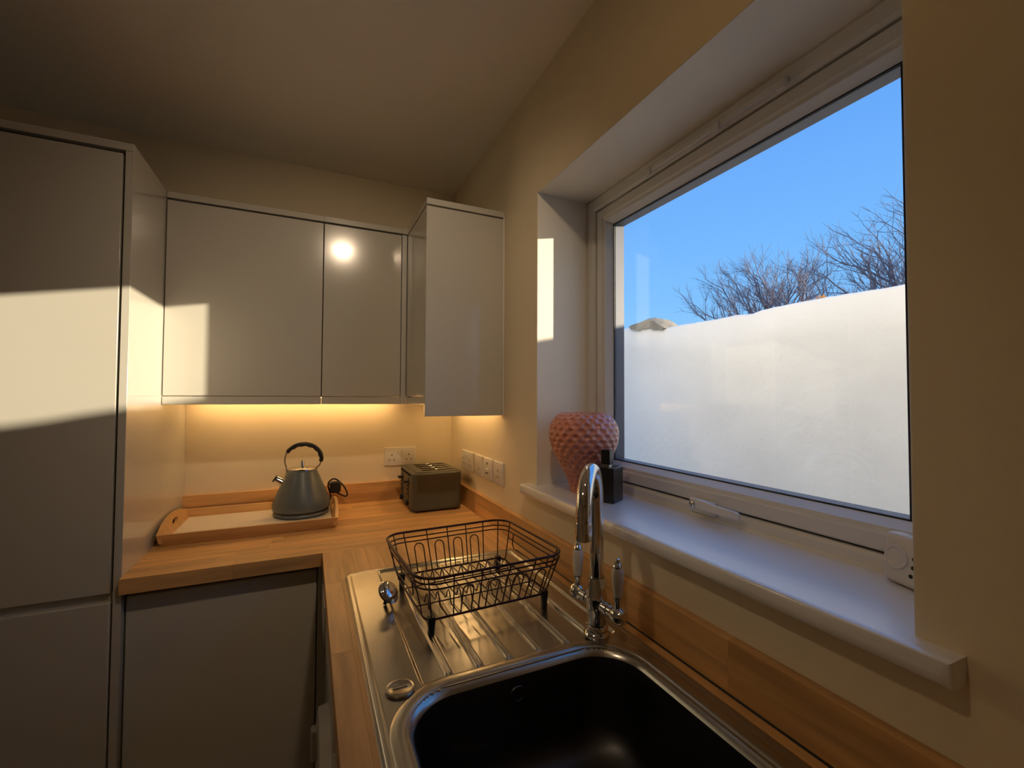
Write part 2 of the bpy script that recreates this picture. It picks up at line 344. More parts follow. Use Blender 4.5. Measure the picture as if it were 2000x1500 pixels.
# ------------------------------------------------------------------ wall cabinets
def wallcab(x0, x1, label, gapr=.0):
    t = empty('wall_cabinet', ((x0 + x1) / 2, -.16, .452)); tag(t, label, 'cabinet')
    grp(box('carcass', (x0 + .0005, -YW + .022, .4815), (x1 - .0005, -.001, ZD - .001), GAPSHADE, bev=0), t)
    grp(box('door', (x0 + .0015, -YW, .4815), (x1 - .0015, -YW + .019, ZD - .0065), DOOR, bev=.0012), t)
    grp(box('cornice', (x0, -YW - .001, ZD + .0003), (x1, -.001, HT), DOOR, bev=.001), t)
    grp(box('pelmet', (x0 + .0008, -YW + .001, .4515), (x1 - .0008, -YW + .019, .4793), DOOR, bev=.001), t)
    return t
wallcab(-L + .001, -.608, 'wide grey gloss wall cabinet next to the tall cupboard')
tb_ = wallcab(-.608, -.3145, 'narrow grey gloss wall cabinet in the corner above the toaster')
t = empty('corner_wall_cabinet', (-.146, -.33, .4144)); tag(t, 'grey gloss end wall cabinet mounted beside the window recess', 'cabinet')
grp(box('carcass', (-XR + .022, -YR + .02, .4815), (-.001, -.001, ZD - .001), GAPSHADE, bev=0), t)
grp(box('corner_post', (-.3135, -YW + .0, .4515), (-XR - .0015, -YW + .018, ZD - .004), CARC, bev=.001), t)
grp(box('corner_filler', (-XR, -YW - .030, .4515), (-XR + .018, -YW - .0005, ZD - .004), DOOR, bev=.001), t)
grp(box('door', (-XR, -YR + .021, .4815), (-XR + .019, -YW - .032, ZD - .0065), DOOR, bev=.0012), t)
grp(box('pelmet', (-XR + .001, -YR + .021, .4515), (-XR + .019, -YW - .032, .4793), DOOR, bev=.001), t)
grp(box('end_panel', (-XR, -YR, .4144), (-.0005, -YR + .019, ZD - .0055), DOOR, bev=.001), t)
bm = bmesh.new(); prism(bm, [(-.3145, -YW - .001), (-XR, -YW - .001), (-XR, -YR - .0008), (-.0005, -YR - .0008), (-.0005, -.001), (-.3145, -.001)], ZD + .0003, HT)
grp(link('cornice', bm, DOOR, smooth=False), t)
grp(box('scribe_strip', (-.006, -YR - .004, .4144), (-.0005, -YR - .0002, ZD), PLASTIC, bev=.001), t)
# led strips in the space behind the pelmet
def led(lo, hi, label):
    cx, cy = (lo[0] + hi[0]) / 2, (lo[1] + hi[1]) / 2; t = empty('led_strip', (cx, cy, hi[2])); tag(t, label, 'light', 'under cabinet light strips')
    grp(box('channel', (lo[0] - .002, lo[1] - .002, lo[2] + .0015), (hi[0] + .002, hi[1] + .002, hi[2]), PLASTIC, bev=0), t)
    grp(box('diffuser', lo, (hi[0], hi[1], lo[2] + .003), LEDM, bev=0), t)
led((-L + .03, -.060, .4745), (-.30, -.050, .4813), 'warm light strip under the wall cabinets facing the room')
led((-.060, -.60, .4745), (-.050, -.10, .4813), 'warm light strip under the end cabinet beside the window')
# ceiling downlight
def downlight(x, y, label, k=1, aim=None, cone=84, hood=False):
    t = empty('ceiling_downlight', (x, y, ZC)); tag(t, label, 'light', 'round ceiling downlights')
    m_ = Matrix.Translation((x, y, ZC))
    grp(lathe('bezel', [(.026, -.004), (.028, -.006), (.042, -.004), (.044, 0), (.026, 0), (.026, -.004)], CHROME, None, 32, m_), t)
    if hood: grp(lathe('lens_hiding_tube', [(.030, 0), (.030, -.032), (.033, -.032), (.033, 0), (.030, 0)], BLACK, None, 32, m_), t)  # added tube keeps the lens out of the door reflections
    sp = bpy.data.lights.new('downlight_beam', 'SPOT'); sp.energy = BEAM * k; sp.color = (1, .77, .52); sp.spot_size = math.radians(cone); sp.spot_blend = 1; sp.shadow_soft_size = .045
    so_ = bpy.data.objects.new('downlight_beam', sp); COL.objects.link(so_); so_.location = (0, 0, -.008); so_.parent = t
    if aim: so_.rotation_euler = (Vector(aim) - Vector((x, y, ZC))).to_track_quat('-Z', 'Y').to_euler()
    grp(lathe('lens', [(0, -.0035), (.026, -.0035), (.026, 0), (0, 0)], SPOTM, None, 24, m_), t)
downlight(-.46, -1.71, 'small round warm ceiling downlight above the sink', 1, (-.50, -.45, .62))
downlight(-1.20, -1.80, 'added out of view downlight with a lens hiding tube, brightening the sill', 0.50, (-.06, -1.38, .25), 54, True)  # assumed lamp outside the view, added to light sill and near worktop
downlight(-1.75, -3.2, 'added unseen fill downlight at the far end of the room', .6)  # assumed lamp behind the camera, added as weak fill for the room
# ------------------------------------------------------------------ worktops made of staves
def stave(parent, lo, hi, alongx, m=WOOD, bev=.0006):
    lx, ly = hi[0] - lo[0], hi[1] - lo[1]; c = ((lo[0] + hi[0]) / 2, (lo[1] + hi[1]) / 2, (lo[2] + hi[2]) / 2); h = (hi[2] - lo[2]) / 2
    a, b = (lx, ly) if alongx else (ly, lx)
    bm = bmesh.new(); addbox(bm, (-a / 2, -b / 2, -h), (a / 2, b / 2, h), bev, 1); o = link('stave', bm, m, None, smooth=False)
    o.location = Vector(c) - Vector(parent.location); o.rotation_euler = (0, 0, 0 if alongx else math.pi / 2); o.parent = parent; return o
def worktop(x0, x1, y0, y1, alongx, label, hole=None, rw=.0406):
    t = empty('worktop', ((x0 + x1) / 2, (y0 + y1) / 2, -TW)); tag(t, label, 'worktop')
    A0, A1, B0, B1 = (x0, x1, y0, y1) if alongx else (y0, y1, x0, x1)
    n = round((B1 - B0) / rw); w = (B1 - B0) / n
    for i in range(n):
        b0 = B0 + i * w; b1 = b0 + w; a = A0; first = True
        while a < A1 - 1e-4:
            ln = random.uniform(.28, .62) * (random.random() * .6 + .4 if first else 1); first = False; e1 = min(A1, a + ln)
            if A1 - e1 < .08: e1 = A1
            segs = [(a, e1, b0, b1)]
            if hole and b1 > hole[0] + .001 and b0 < hole[1] - .001:
                segs = [(p, q, b0, b1) for p, q in ((a, min(e1, hole[2])), (max(a, hole[3]), e1))]
                p, q = max(a, hole[2]), min(e1, hole[3])
                segs += [(p, q, b0, hole[0]), (p, q, hole[1], b1)]
                segs = [g for g in segs if g[1] - g[0] > .004 and g[3] - g[2] > .002]
            for p, q, bb0, bb1 in segs:
                lo, hi = ((p, bb0, -TW), (q, bb1, 0)) if alongx else ((bb0, p, -TW), (bb1, q, 0))
                stave(t, lo, hi, alongx)
            a = e1
    return t
worktop(-L, -.001, -D, -.001, True, 'oak stave worktop along the back wall under the tray and toaster')
worktop(-WD, -.001, -3.4, -D, False, 'oak stave worktop under the window holding the steel sink', hole=(-.53, -.065, -1.84, -.88))
def upstand(x0, x1, y0, y1, alongx, label):
    t = empty('upstand', ((x0 + x1) / 2, (y0 + y1) / 2, 0)); tag(t, label, 'upstand')
    a, A1 = (x0, x1) if alongx else (y0, y1)
    while a < A1 - 1e-4:
        e1 = min(A1, a + random.uniform(.25, .5))
        if A1 - e1 < .1: e1 = A1
        for z0, z1 in ((0.0002, HU * .5), (HU * .5, HU)): stave(t, (a, y0, z0) if alongx else (x0, a, z0), (e1, y1, z1) if alongx else (x1, e1, z1), alongx, bev=.0004)
        a = e1
    return t
upstand(-L, -.001, -TU, -.0005, True, 'oak upstand strip along the back wall behind the kettle')
us = upstand(-TU, -.0005, -3.4, -TU, False, 'oak upstand strip under the window behind the tap')
grp(tube('sealant', [(-TU - .001, -.75, .0005), (-TU - .001, -3.3, .0005)], .0022, BLACK, None), us)

# ------------------------------------------------------------------ base units
t = empty('base_cabinet', (-.86, -.31, FL)); tag(t, 'grey base cabinet under the back worktop beside the tall cupboard', 'cabinet')
grp(box('carcass', (-L + .001, -.58, FL + .12), (-.617, -.001, -TW - .0005), GAPSHADE, bev=0), t)
grp(box('handle_rail', (-L + .002, -.590, -.075), (-.617, -.582, -TW - .001), CARC, bev=.001), t)
grp(box('door', (-L + .003, -.605, FL + .15), (-.618, -.585, -.062), DOOR, bev=.004, seg=3), t)
grp(box('plinth', (-L + .001, -.55, FL), (-.617, -.53, FL + .145), CARC, bev=.001), t)
t = empty('corner_filler_post', (-.6, -.62, FL)); tag(t, 'dark grey filler post in the inner corner below the worktop', 'filler')
grp(box('post', (-.6155, -.605, FL), (-.5955, -.586, -TW - .0005), CARC, bev=.001), t)
grp(box('return', (-.5955, -.665, FL), (-.577, -.586, -TW - .0005), CARC, bev=.001), t)
wm = empty('washing_machine', (-.30, -.97, FL)); tag(wm, 'white washing machine under the window worktop', 'appliance')
grp(box('cabinet', (-.592, -1.27, FL + .015), (-.03, -.672, -.048), APPL, bev=.006), wm)
grp(box('drawer_front', (-.605, -.86, -.17), (-.592, -.69, -.075), APPL, bev=.004), wm)
grp(box('control_fascia', (-.600, -1.255, -.17), (-.592, -.87, -.075), APPL, bev=.003), wm)
grp(lathe('door_ring', [(.12, 0), (.12, .02), (.14, .028), (.17, .024), (.175, 0)], APPL, None, 40, along((-.592, -.97, -.46), (-1, 0, 0))), wm)
grp(lathe('door_glass', [(0, .014), (.08, .02), (.12, .012)], BLACK, None, 40, along((-.592, -.97, -.46), (-1, 0, 0))), wm)
grp(box('door_handle', (-.632, -.86, -.47), (-.60, -.83, -.39), APPL, bev=.006), wm)
for yy in (-.72, -1.22):
    for xx in (-.55, -.08): grp(lathe('foot', [(0, 0), (.018, 0), (.018, .008), (.01, .01), (.01, .018), (0, .018)], BLACK, None, 14, Matrix.Translation((xx, yy, FL))), wm)
t = empty('sink_base_cabinet', (-.3, -2.3, FL)); tag(t, 'grey base cabinet under the sink end of the worktop', 'cabinet')
grp(box('carcass', (-.575, -3.4, FL + .12), (-.01, -1.285, -.30), GAPSHADE, bev=0), t)
for y0, y1 in ((-1.87, -1.29), (-2.6, -1.876), (-3.39, -2.606)): grp(box('door', (-.597, y0, FL + .15), (-.577, y1, -.062), DOOR, bev=.004, seg=3), t)

# ------------------------------------------------------------------ sink
SX0, SX1, SY0, SY1 = -.556, -.043, -1.868, -.855
BA, BB, BCX, BCY, BR = .2050, .203, -.3035, -1.628, .085
sk = empty('sink', (-.3, -1.36, 0)); tag(sk, 'stainless steel inset sink with ribbed drainer and rounded bowl', 'sink')
def sdr(x, y, a, b, r, cx, cy):
    qx = abs(x - cx) - (a - r); qy = abs(y - cy) - (b - r); return math.hypot(max(qx, 0), max(qy, 0)) + min(max(qx, qy), 0) - r
ribs = [-.4210, -.3640, -.3060, -.2440, -.1830, -.1260]
def deck(x, y):
    d0 = -sdr(x, y, (SX1 - SX0) / 2, (SY1 - SY0) / 2, .032, (SX0 + SX1) / 2, (SY0 + SY1) / 2)
    h = .0055 * ss(-.001, .007, d0) - .0012 * ss(.010, .018, d0)
    dr = -sdr(x, y, .200, .262, .012, -.2725, -1.138)
    h -= .0042 * ss(-.001, .005, dr)
    if dr > 0:
        for rx in ribs:
            a = abs(x - rx); h += .0042 * (1 - ss(.0045, .0075, a)) * ss(.010, .016, dr) - .0026 * (1 - ss(.0015, .0040, a)) * ss(.012, .018, dr)
    return h
bm = bmesh.new(); NX, NY = 340, 260; rows = []
for j in range(NY + 1):
    y = SY1 + (SY0 - SY1) * j / NY; dy = min(SY1 - y, y - SY0); ins = 0 if dy > .032 else .032 - math.sqrt(max(0, .032 ** 2 - (.032 - dy) ** 2))
    rows.append([bm.verts.new((SX0 + ins + (SX1 - SX0 - 2 * ins) * i / NX, y, 0)) for i in range(NX + 1)])
for r in rows:
    for v in r: v.co.z = deck(v.co.x, v.co.y) + .0003
for A, B in zip(rows, rows[1:]):
    for i in range(NX):
        c = (A[i].co + B[i + 1].co) / 2
        if sdr(c.x, c.y, BA, BB, BR, BCX, BCY) > .006: bm.faces.new((A[i], A[i + 1], B[i + 1], B[i]))
bmesh.ops.delete(bm, geom=[v for v in bm.verts if not v.link_faces], context='VERTS')
grp(link('deck', bm, STEEL, angle=80), sk)
bm = bmesh.new(); rings = []
for off, z in [(.034, .0036), (.030, .0056), (.026, .0066), (.014, .0068), (.011, .0062), (.008, .0040), (.004, .0020), (0, -.001), (-.003, -.006)]:
    rings.append([(p[0], p[1], z) for p in rrect(BA + off, BB + off, BR + off, 14, BCX, BCY)])
loft(bm, rings); grp(link('bowl_rim', bm, STEEL, angle=80), sk)
bm = bmesh.new(); rings = []
for off, z in [(-.003, -.006), (-.005, -.014), (-.007, -.04), (-.012, -.12), (-.020, -.145), (-.040, -.160), (-.07, -.165), (-.13, -.167)]:
    rings.append([(p[0], p[1], z) for p in rrect(BA + off, BB + off, max(BR + off * .6, .012), 14, BCX, BCY)])
loft(bm, rings, cap1=True); grp(link('bowl', bm, BOWL, angle=80), sk)
grp(lathe('drain', [(0, .004), (.02, .003), (.036, .004), (.042, 0), (0, 0)], CHROME, None, 32, Matrix.Translation((BCX, BCY, -.1665))), sk)
grp(lathe('overflow', [(0, .0005), (.008, .0005), (.009, .0015), (.015, .0015), (.016, 0)], BOWL, None, 28, along((-.311, BCY + BB - .0075, -.036), (0, -1, .05))), sk)
kb = grp(lathe('waste_knob', [(0, .0045), (.0185, .0045), (.0200, .0055), (.0225, .0050), (.0235, .0035), (.0215, .0025), (.0215, 0)], STEEL, None, 36, Matrix.Translation((-.507, -1.397, .0038))), sk)
bm = bmesh.new(); addbox(bm, (-.519, -1.3985, .0078), (-.495, -1.3955, .0094), .0006, 1); o = link('knob_grip', bm, CHROME, kb)
# ------------------------------------------------------------------ tap
TX, TY = -.112, -1.386
tp = empty('kitchen_tap', (TX, TY, .004)); tag(tp, 'chrome swan neck tap with two white lever handles', 'tap')
Tm = Matrix.Translation((TX, TY, .0038))
grp(lathe('base', [(0, 0), (.026, 0), (.0265, .004), (.024, .008), (.0215, .010), (.0235, .015), (.021, .020), (.017, .022), (.017, .03), (0, .03)], CHROME, None, 40, Tm), tp)
grp(lathe('body', [(.0185, .024), (.0185, .045), (.0205, .050), (.0205, .078), (.0185, .084), (.0185, .108), (.0165, .112), (.0165, .116), (0, .116)], CHROME, None, 36, Tm), tp)
ang = math.radians(226); reach = .150; ar = reach / 2; dx, dy = math.cos(ang), math.sin(ang); zc = .345 - ar
pts = [(TX, TY, .10), (TX, TY, .16), (TX, TY, .22)] + [(TX + dx * (ar - ar * math.cos(a)), TY + dy * (ar - ar * math.cos(a)), zc + ar * math.sin(a)) for a in [math.pi * k / 24 for k in range(25)]]
ex, ey = TX + dx * reach, TY + dy * reach
pts += [(ex, ey, zc - .01), (ex, ey, .254)]
grp(tube('spout', pts, [.0138] * (len(pts) - 1) + [.0138], CHROME, None, sides=24), tp)
grp(lathe('aerator', [(0, 0), (.0115, 0), (.0115, .002), (.0146, .002), (.0146, .030), (.0138, .032), (0, .032)], CHROME, None, 28, Matrix.Translation((ex, ey, .236))), tp)
bd = Vector((-.10, 1, 0)).normalized()
for s in (1, -1):
    d = bd * s; c = Vector((TX, TY, .066)); m_ = along(c, d)
    arm = grp(lathe('valve_arm', [(.011, .012), (.011, .026), (.0135, .028), (.0135, .036), (.0115, .038), (.0115, .046), (.0145, .050), (.0165, .058), (.0160, .068), (.012, .075), (.005, .078), (0, .078)], CHROME, None, 28, m_), tp)
    hp = c + d * .060
    lv = grp(lathe('lever', [(0, .0), (.007, .0), (.0065, .016), (.0085, .020), (.0085, .024)], CHROME, None, 24, Matrix.Translation(hp + Vector((0, 0, .012)))), tp)
    o = lathe('porcelain_grip', [(.0078, .022), (.0085, .026), (.0105, .045), (.0118, .062), (.0112, .072), (.0090, .078), (0, .078)], CERAM, None, 28, Matrix.Translation(hp + Vector((0, 0, .012))))
    o.parent = lv; pass
    o['label'] = 'white porcelain grip'
    o = lathe('grip_cap', [(.0085, .078), (.0090, .081), (.0065, .086), (.0045, .088), (.0055, .091), (.004, .095), (0, .096)], CHROME, None, 24, Matrix.Translation(hp + Vector((0, 0, .012))))
    o.parent = lv
# ------------------------------------------------------------------ dish rack
rk = empty('dish_rack', (-.290, -1.118, -.0006), math.radians(3)); tag(rk, 'dark bronze wire dish drying rack standing on the drainer', 'dish rack')
RA, RBb, QA, QB = .172, .160, .146, .125; ZR, ZQ = .128, .032
def ring(a, b, r, z): return [(p[0], p[1], z) for p in rrect(a, b, r, 6)]
tube('top_rim', ring(RA, RBb, .045, ZR), .0030, WIRE, rk, True, 8)
tube('rim_wire', ring(RA - .004, RBb - .004, .042, ZR - .013), .0017, WIRE, rk, True)
def sag(pl):   # the end walls dip to make hand grips
    return pl
tube('rim_wire', ring(RA - .006, RBb - .006, .040, ZR - .024), .0017, WIRE, rk, True)
tube('base_wire', ring(QA, QB, .02, ZQ), .0024, WIRE, rk, True)
for sy, ups, loops in ((1, (-.90, -.74, -.37, -.02, .31, .63, .92), (-.55, -.19, .15, .47)), (-1, (-.92, -.60, -.22, .17, .55, .92), (-.41, -.03, .36, .73))):
    for fx in ups:
        tube('upright_wire', [(fx * QA, sy * QB, ZQ), (fx * RA * .96, sy * (RBb - .0005), ZR - .001)], .0015, WIRE, rk)
    for fx in loops:
        h = .055; w = .0115; X = fx * QA; p = []
        for k in range(13):
            a = math.pi * k / 12; p.append((X - w * math.cos(a), h + w * math.sin(a)))
        p = [(X - w, 0)] + p + [(X + w, 0)]
        tube('loop_wire', [(q[0] * (1 + q[1] * .8), sy * (QB + q[1] / (ZR - ZQ) * (RBb - QB)), ZQ + q[1]) for q in p], .0015, WIRE, rk)
for sx_ in (1, -1):
    for fy in (-.8, .8):
        tube('upright_wire', [(sx_ * QA, fy * QB, ZQ), (sx_ * (RA - .0005), fy * RBb * .95, ZR - .001)], .0015, WIRE, rk)
    tube('grip_wire', [(sx_ * (RA - .006), -.09, ZR - .024), (sx_ * (RA - .010), -.088, ZR - .052), (sx_ * (RA - .012), -.075, ZR - .060), (sx_ * (RA - .012), .075, ZR - .060), (sx_ * (RA - .010), .088, ZR - .052), (sx_ * (RA - .006), .09, ZR - .024)], .0015, WIRE, rk)
for k in range(11):
    X = -QA + .022 + k * (2 * QA - .044) / 10
    p = [(X, -QB, ZQ)]
    for (y, z) in ((-.075, .0), (-.066, .018), (-.058, .024), (-.05, .018), (-.041, 0), (.041, 0), (.05, .018), (.058, .024), (.066, .018), (.075, 0)): p.append((X, y, ZQ + z))
    tube('floor_wire', p + [(X, QB, ZQ)], .0016, WIRE, rk, sides=5)
for y in (-.05, .05): tube('cross_wire', [(-QA, y, ZQ - .0015), (QA, y, ZQ - .0015)], .0016, WIRE, rk)
for sx_ in (1, -1):
    for sy in (1, -1):
        bm = bmesh.new(); cx, cy = sx_ * (QA - .012), sy * (QB - .002)
        loft(bm, [[(cx + q[0] * s, cy + q[1] * s, z) for q in rrect(.0075, .0065, .003, 3)] for z, s in ((.0015, .75), (.005, .85), (.012, .8), (.03, 1.05), (.038, 1.0))], True, True)
        link('foot', bm, BLACK, rk)
# chrome strainer plug leaning on the rack
st = empty('sink_strainer', (-.474, -1.088, .0025)); tag(st, 'chrome sink plug resting on its stem against the dish rack', 'sink plug')
nd_ = Vector((.30, -.12, .95)).normalized(); p0_ = Vector((-.484, -1.085, .0035)); mm = along(p0_ + nd_ * .040, nd_)
mm = mm @ Matrix.Rotation(math.radians(38), 4, 'X') @ Matrix.Translation((0, 0, 0))
mm = along(p0_ + nd_ * .034, Vector((.55, -.45, .70)))
grp(lathe('cap', [(0, .008), (.012, .0075), (.020, .005), (.0265, .0), (.028, -.003), (.026, -.005), (.018, -.003), (0, -.003)], CHROME, None, 40, mm), st)
grp(lathe('rubber_seal', [(0, -.0035), (.024, -.0055), (.025, -.009), (.020, -.011), (0, -.011)], BLACK, None, 36, mm), st)
grp(tube('stem', [p0_ + Vector((0, 0, .003)), p0_ + nd_ * .032], .0042, BLACK, None, sides=10), st)
# ------------------------------------------------------------------ tray
X0, X1, Y0, Y1 = -1.072, -.556, -.385, -.045; FLR = .028
tr = empty('serving_tray', ((X0 + X1) / 2, (Y0 + Y1) / 2, 0)); tag(tr, 'wooden serving tray with white base and cut out handles', 'tray')
grp(box('tray_base', (X0 + .006, Y0 + .006, .001), (X1 - .006, Y1 - .006, .011), TRAYF, bev=.001), tr)
def flare(name, pts4, m=TRAYW):
    bm = bmesh.new(); v = [bm.verts.new(p) for p in pts4]
    for f in ((0, 1, 2, 3), (4, 7, 6, 5), (0, 4, 5, 1), (1, 5, 6, 2), (2, 6, 7, 3), (3, 7, 4, 0)): bm.faces.new([v[i] for i in f])
    bmesh.ops.bevel(bm, geom=list(bm.edges), offset=.0015, segments=2, profile=.5, affect='EDGES'); return grp(link(name, bm, m), tr)
hs = .040
flare('long_side', [(X0, Y0, 0), (X1, Y0, 0), (X1 + .01, Y0 - .014, hs), (X0 - .01, Y0 - .014, hs), (X0, Y0 + .010, 0), (X1, Y0 + .010, 0), (X1 + .01, Y0 - .004, hs), (X0 - .01, Y0 - .004, hs)])
flare('long_side', [(X0, Y1 - .01, 0), (X1, Y1 - .01, 0), (X1 + .01, Y1 + .004 - .0, hs), (X0 - .01, Y1 + .004, hs), (X0, Y1, 0), (X1, Y1, 0), (X1 + .01, Y1 + .014, hs), (X0 - .01, Y1 + .014, hs)])
def endpanel(x, s):
    # arched end with an oval hand hole, flaring outwards
    bm = bmesh.new(); N = 40; cy = (Y0 + Y1) / 2; hl = (Y1 - Y0) / 2 + .010; out, inn = [], []
    zc_, hw, hh = .040, .034, .0105
    for k in range(N):
        a = 2 * math.pi * k / N; ca, sa = math.cos(a), math.sin(a)
        iy, iz = cy + hw * ca * (abs(ca) ** -.25 if abs(ca) > .01 else 1), zc_ + hh * sa
        # outer boundary hit by ray from hole centre
        best = None
        for i in range(400):
            q = i / 399 * .26; yy = cy + ca * q; zz = zc_ + sa * q
            top = hs + .027 * max(0, math.cos(min(1, abs(yy - cy) / hl) * math.pi / 2)) ** .8
            if abs(yy - cy) > hl or zz > top or zz < 0: break
            best = (yy, zz)
        inn.append((iy, iz)); out.append(best)
    def pt(p, off): return (x + s * (p[1] / hs * .010 + off), p[0], p[1])
    rings = [[pt(p, 0) for p in out], [pt(p, 0) for p in inn], [pt(p, -.010) for p in inn], [pt(p, -.010) for p in out], [pt(p, 0) for p in out]]
    loft(bm, rings); bmesh.ops.remove_doubles(bm, verts=bm.verts, dist=1e-6)
    return grp(link('handle_end', bm, TRAYW, angle=30), tr)
endpanel(X0, -1); endpanel(X1, 1)
# ------------------------------------------------------------------ kettle
KX, KY, KZ = -.670, -.165, .0112
kt = empty('kettle', (KX, KY, KZ)); tag(kt, 'slate grey pyramid kettle with chrome lid and black handle', 'kettle')
Km = Matrix.Translation((KX, KY, KZ))
grp(lathe('power_base', [(0, 0), (.094, 0), (.101, .004), (.103, .010), (.100, .015), (.09, .016), (0, .016)], KETTLE, None, 56, Km), kt)
grp(lathe('base_seam', [(.09, .0155), (.1005, .0155), (.1005, .021), (.09, .021)], BLACK, None, 56, Km), kt)
grp(lathe('body', [(0, .0205), (.099, .0205), (.1045, .024), (.1065, .034), (.1035, .052), (.0955, .075), (.085, .100), (.0745, .125), (.0645, .148), (.0565, .166), (.053, .174), (.0505, .1765), (0, .1765)], KETTLE, None, 64, Km), kt)
ld = grp(lathe('lid', [(.049, .1762), (.0515, .1775), (.0505, .1815), (.044, .1845), (.025, .1870), (0, .1878)], CHROME, None, 48, Km), kt)
grp(lathe('lid_knob', [(0, .2130), (.0045, .2120), (.0065, .2080), (.0065, .1950), (.0090, .1880), (.0090, .1860), (0, .186)], CHROME, None, 24, Km), kt)
hc = Vector((KX + .003, KY, KZ + .216)); hr = .0655
def hpt(a, r=hr): return (hc.x + r * math.cos(a) * 1.02, KY, hc.z + r * math.sin(a) * .93)
grp(tube('handle_wire', [(KX - .054, KY, KZ + .150), (KX - .0555, KY, KZ + .168)] + [hpt(math.radians(205 - k * 9.2)) for k in range(26)] + [(KX + .053, KY, KZ + .180), (KX + .050, KY, KZ + .172)], .0036, CHROME, None, sides=10), kt)
N = 30; pg = []; rg = []
for k in range(N + 1):
    a = math.radians(150 - k * (150 + 12) / N); pg.append(hpt(a, hr - .0008 * math.cos(k * math.pi / 2.5))); rg.append(.0082 + .0012 * math.sin(k / N * math.pi) + .0006 * math.cos(k * 2 * math.pi / 5))
rg[0] *= .75; rg[-1] *= .75
grp(tube('handle_grip', pg, rg, BLACK, None, sides=14), kt)
grp(lathe('handle_ferrule', [(0, -.004), (.006, -.004), (.007, 0), (.006, .004), (0, .004)], CHROME, None, 16, Matrix.Translation(hpt(math.radians(152)))), kt)
bm = bmesh.new(); sp0 = Vector((KX - .056, KY, KZ + .118)); sp1 = Vector((KX - .098, KY, KZ + .146))
addtube(bm, [sp0 + Vector((.012, 0, -.004)), sp0, sp0.lerp(sp1, .5), sp1], [.024, .0215, .0165, .0135], sides=24); grp(link('spout', bm, CHROME), kt)
grp(lathe('spout_mouth', [(0, .0), (.0122, .0), (.0140, .001), (.0140, -.004), (0, -.004)], BLACK, None, 24, along(sp1, sp1 - sp0)), kt)
grp(lathe('spout_collar', [(.020, -.003), (.0245, -.002), (.0245, .002), (.020, .003)], CHROME, None, 28, along(sp0 + Vector((.002, 0, -.001)), sp1 - sp0)), kt)
cord = [(KX + .085, KY + .04, .022), (KX + .110, KY + .07, .050), (KX + .100, KY + .075, .105), (KX + .118, KY + .070, .128), (KX + .140, KY + .065, .120), (KX + .165, KY + .062, .090), (KX + .176, KY + .060, .062), (KX + .168, KY + .060, .052), (KX + .145, KY + .062, .064), (KX + .120, KY + .066, .080), (KX + .105, KY + .07, .110)]
# smooth the cord
def smooth(p, n=6):
    p = [Vector(q) for q in p]; o_ = []
    for i in range(len(p) - 1):
        a = p[max(0, i - 1)]; b = p[i]; c = p[i + 1]; d = p[min(len(p) - 1, i + 2)]
        for k in range(n):
            t_ = k / n; o_.append(.5 * ((2 * b) + (-a + c) * t_ + (2 * a - 5 * b + 4 * c - d) * t_ ** 2 + (-a + 3 * b - 3 * c + d) * t_ ** 3))
    return o_ + [p[-1]]
grp(tube('power_cord', smooth(cord), .0034, BLACK, None, sides=8), kt)
pl = bmesh.new(); loft(pl, [[(KX + .128 + q[0] * s, KY + .055 + dy_, .095 + q[1] * s) for q in rrect(.022, .024, .010, 4)] for dy_, s in ((-.012, .75), (-.008, .95), (.008, 1), (.014, .9))], True, True)
grp(link('mains_plug', pl, BLACK), kt)
# ------------------------------------------------------------------ toaster
to = empty('toaster', (-.152, -.180, 0), math.radians(0)); tag(to, 'olive grey fluted four slice toaster in the corner', 'toaster')
def toast_outline(a, b, r, amp):
    pts = []
    base = []
    n = 36; 
    for i in range(n + 1): base.append((a - r - (2 * (a - r)) * i / n, b, 0, 1, i))
    for k in range(1, 8): t_ = math.radians(90 + 90 * k / 8); base.append((-(a - r) + r * math.cos(t_), b - r + r * math.sin(t_), 0, 0, 0))
    base.append((-a, b - r, 0, 0, 0)); base.append((-a, -(b - r), 0, 0, 0))
    for k in range(1, 8): t_ = math.radians(180 + 90 * k / 8); base.append((-(a - r) + r * math.cos(t_), -(b - r) + r * math.sin(t_), 0, 0, 0))
    for i in range(n + 1): base.append((-(a - r) + (2 * (a - r)) * i / n, -b, 0, -1, i))
    for k in range(1, 8): t_ = math.radians(270 + 90 * k / 8); base.append(((a - r) + r * math.cos(t_), -(b - r) + r * math.sin(t_), 0, 0, 0))
    base.append((a, -(b - r), 0, 0, 0)); base.append((a, b - r, 0, 0, 0))
    for k in range(1, 8): t_ = math.radians(90 * k / 8); base.append(((a - r) + r * math.cos(t_), (b - r) + r * math.sin(t_), 0, 0, 0))
    return [(p[0], p[1] - p[3] * amp * (p[4] % 2)) for p in base]
bm = bmesh.new()
loft(bm, [[(q[0], q[1], z) for q in toast_outline(.108 + o_, .134 + o_, .028 + o_, am)] for o_, z, am in ((-.012, .004, 0), (-.002, .010, 0), (0, .018, .0), (0, .022, .0022), (0, .145, .0022), (0, .150, 0), (-.001, .158, 0), (-.006, .163, 0), (-.010, .1635, 0))], True, True)
link('body', bm, TOAST, to, angle=28)
bm = bmesh.new(); loft(bm, [[(q[0], q[1], z) for q in rrect(.092, .122, .02, 6)] for z in (.160, .1650)] + [[(q[0], q[1], .1665) for q in rrect(.090, .120, .018, 6)]], True, True); link('top_plate', bm, TOAST, to)
for k in range(4):
    y = -.080 + k * .0525
    s_ = box('slot', (-.055, y - .011, .160), (.078, y + .011, .1672), TOASTB, to, bev=.002)
    box('slot_rim', (-.057, y + .0115, .1655), (.080, y + .0190, .1680), CHROME, to, bev=.0008)
box('end_slot', (-.1085, -.105, .147), (-.100, .105, .156), TOASTB, to, bev=.001)
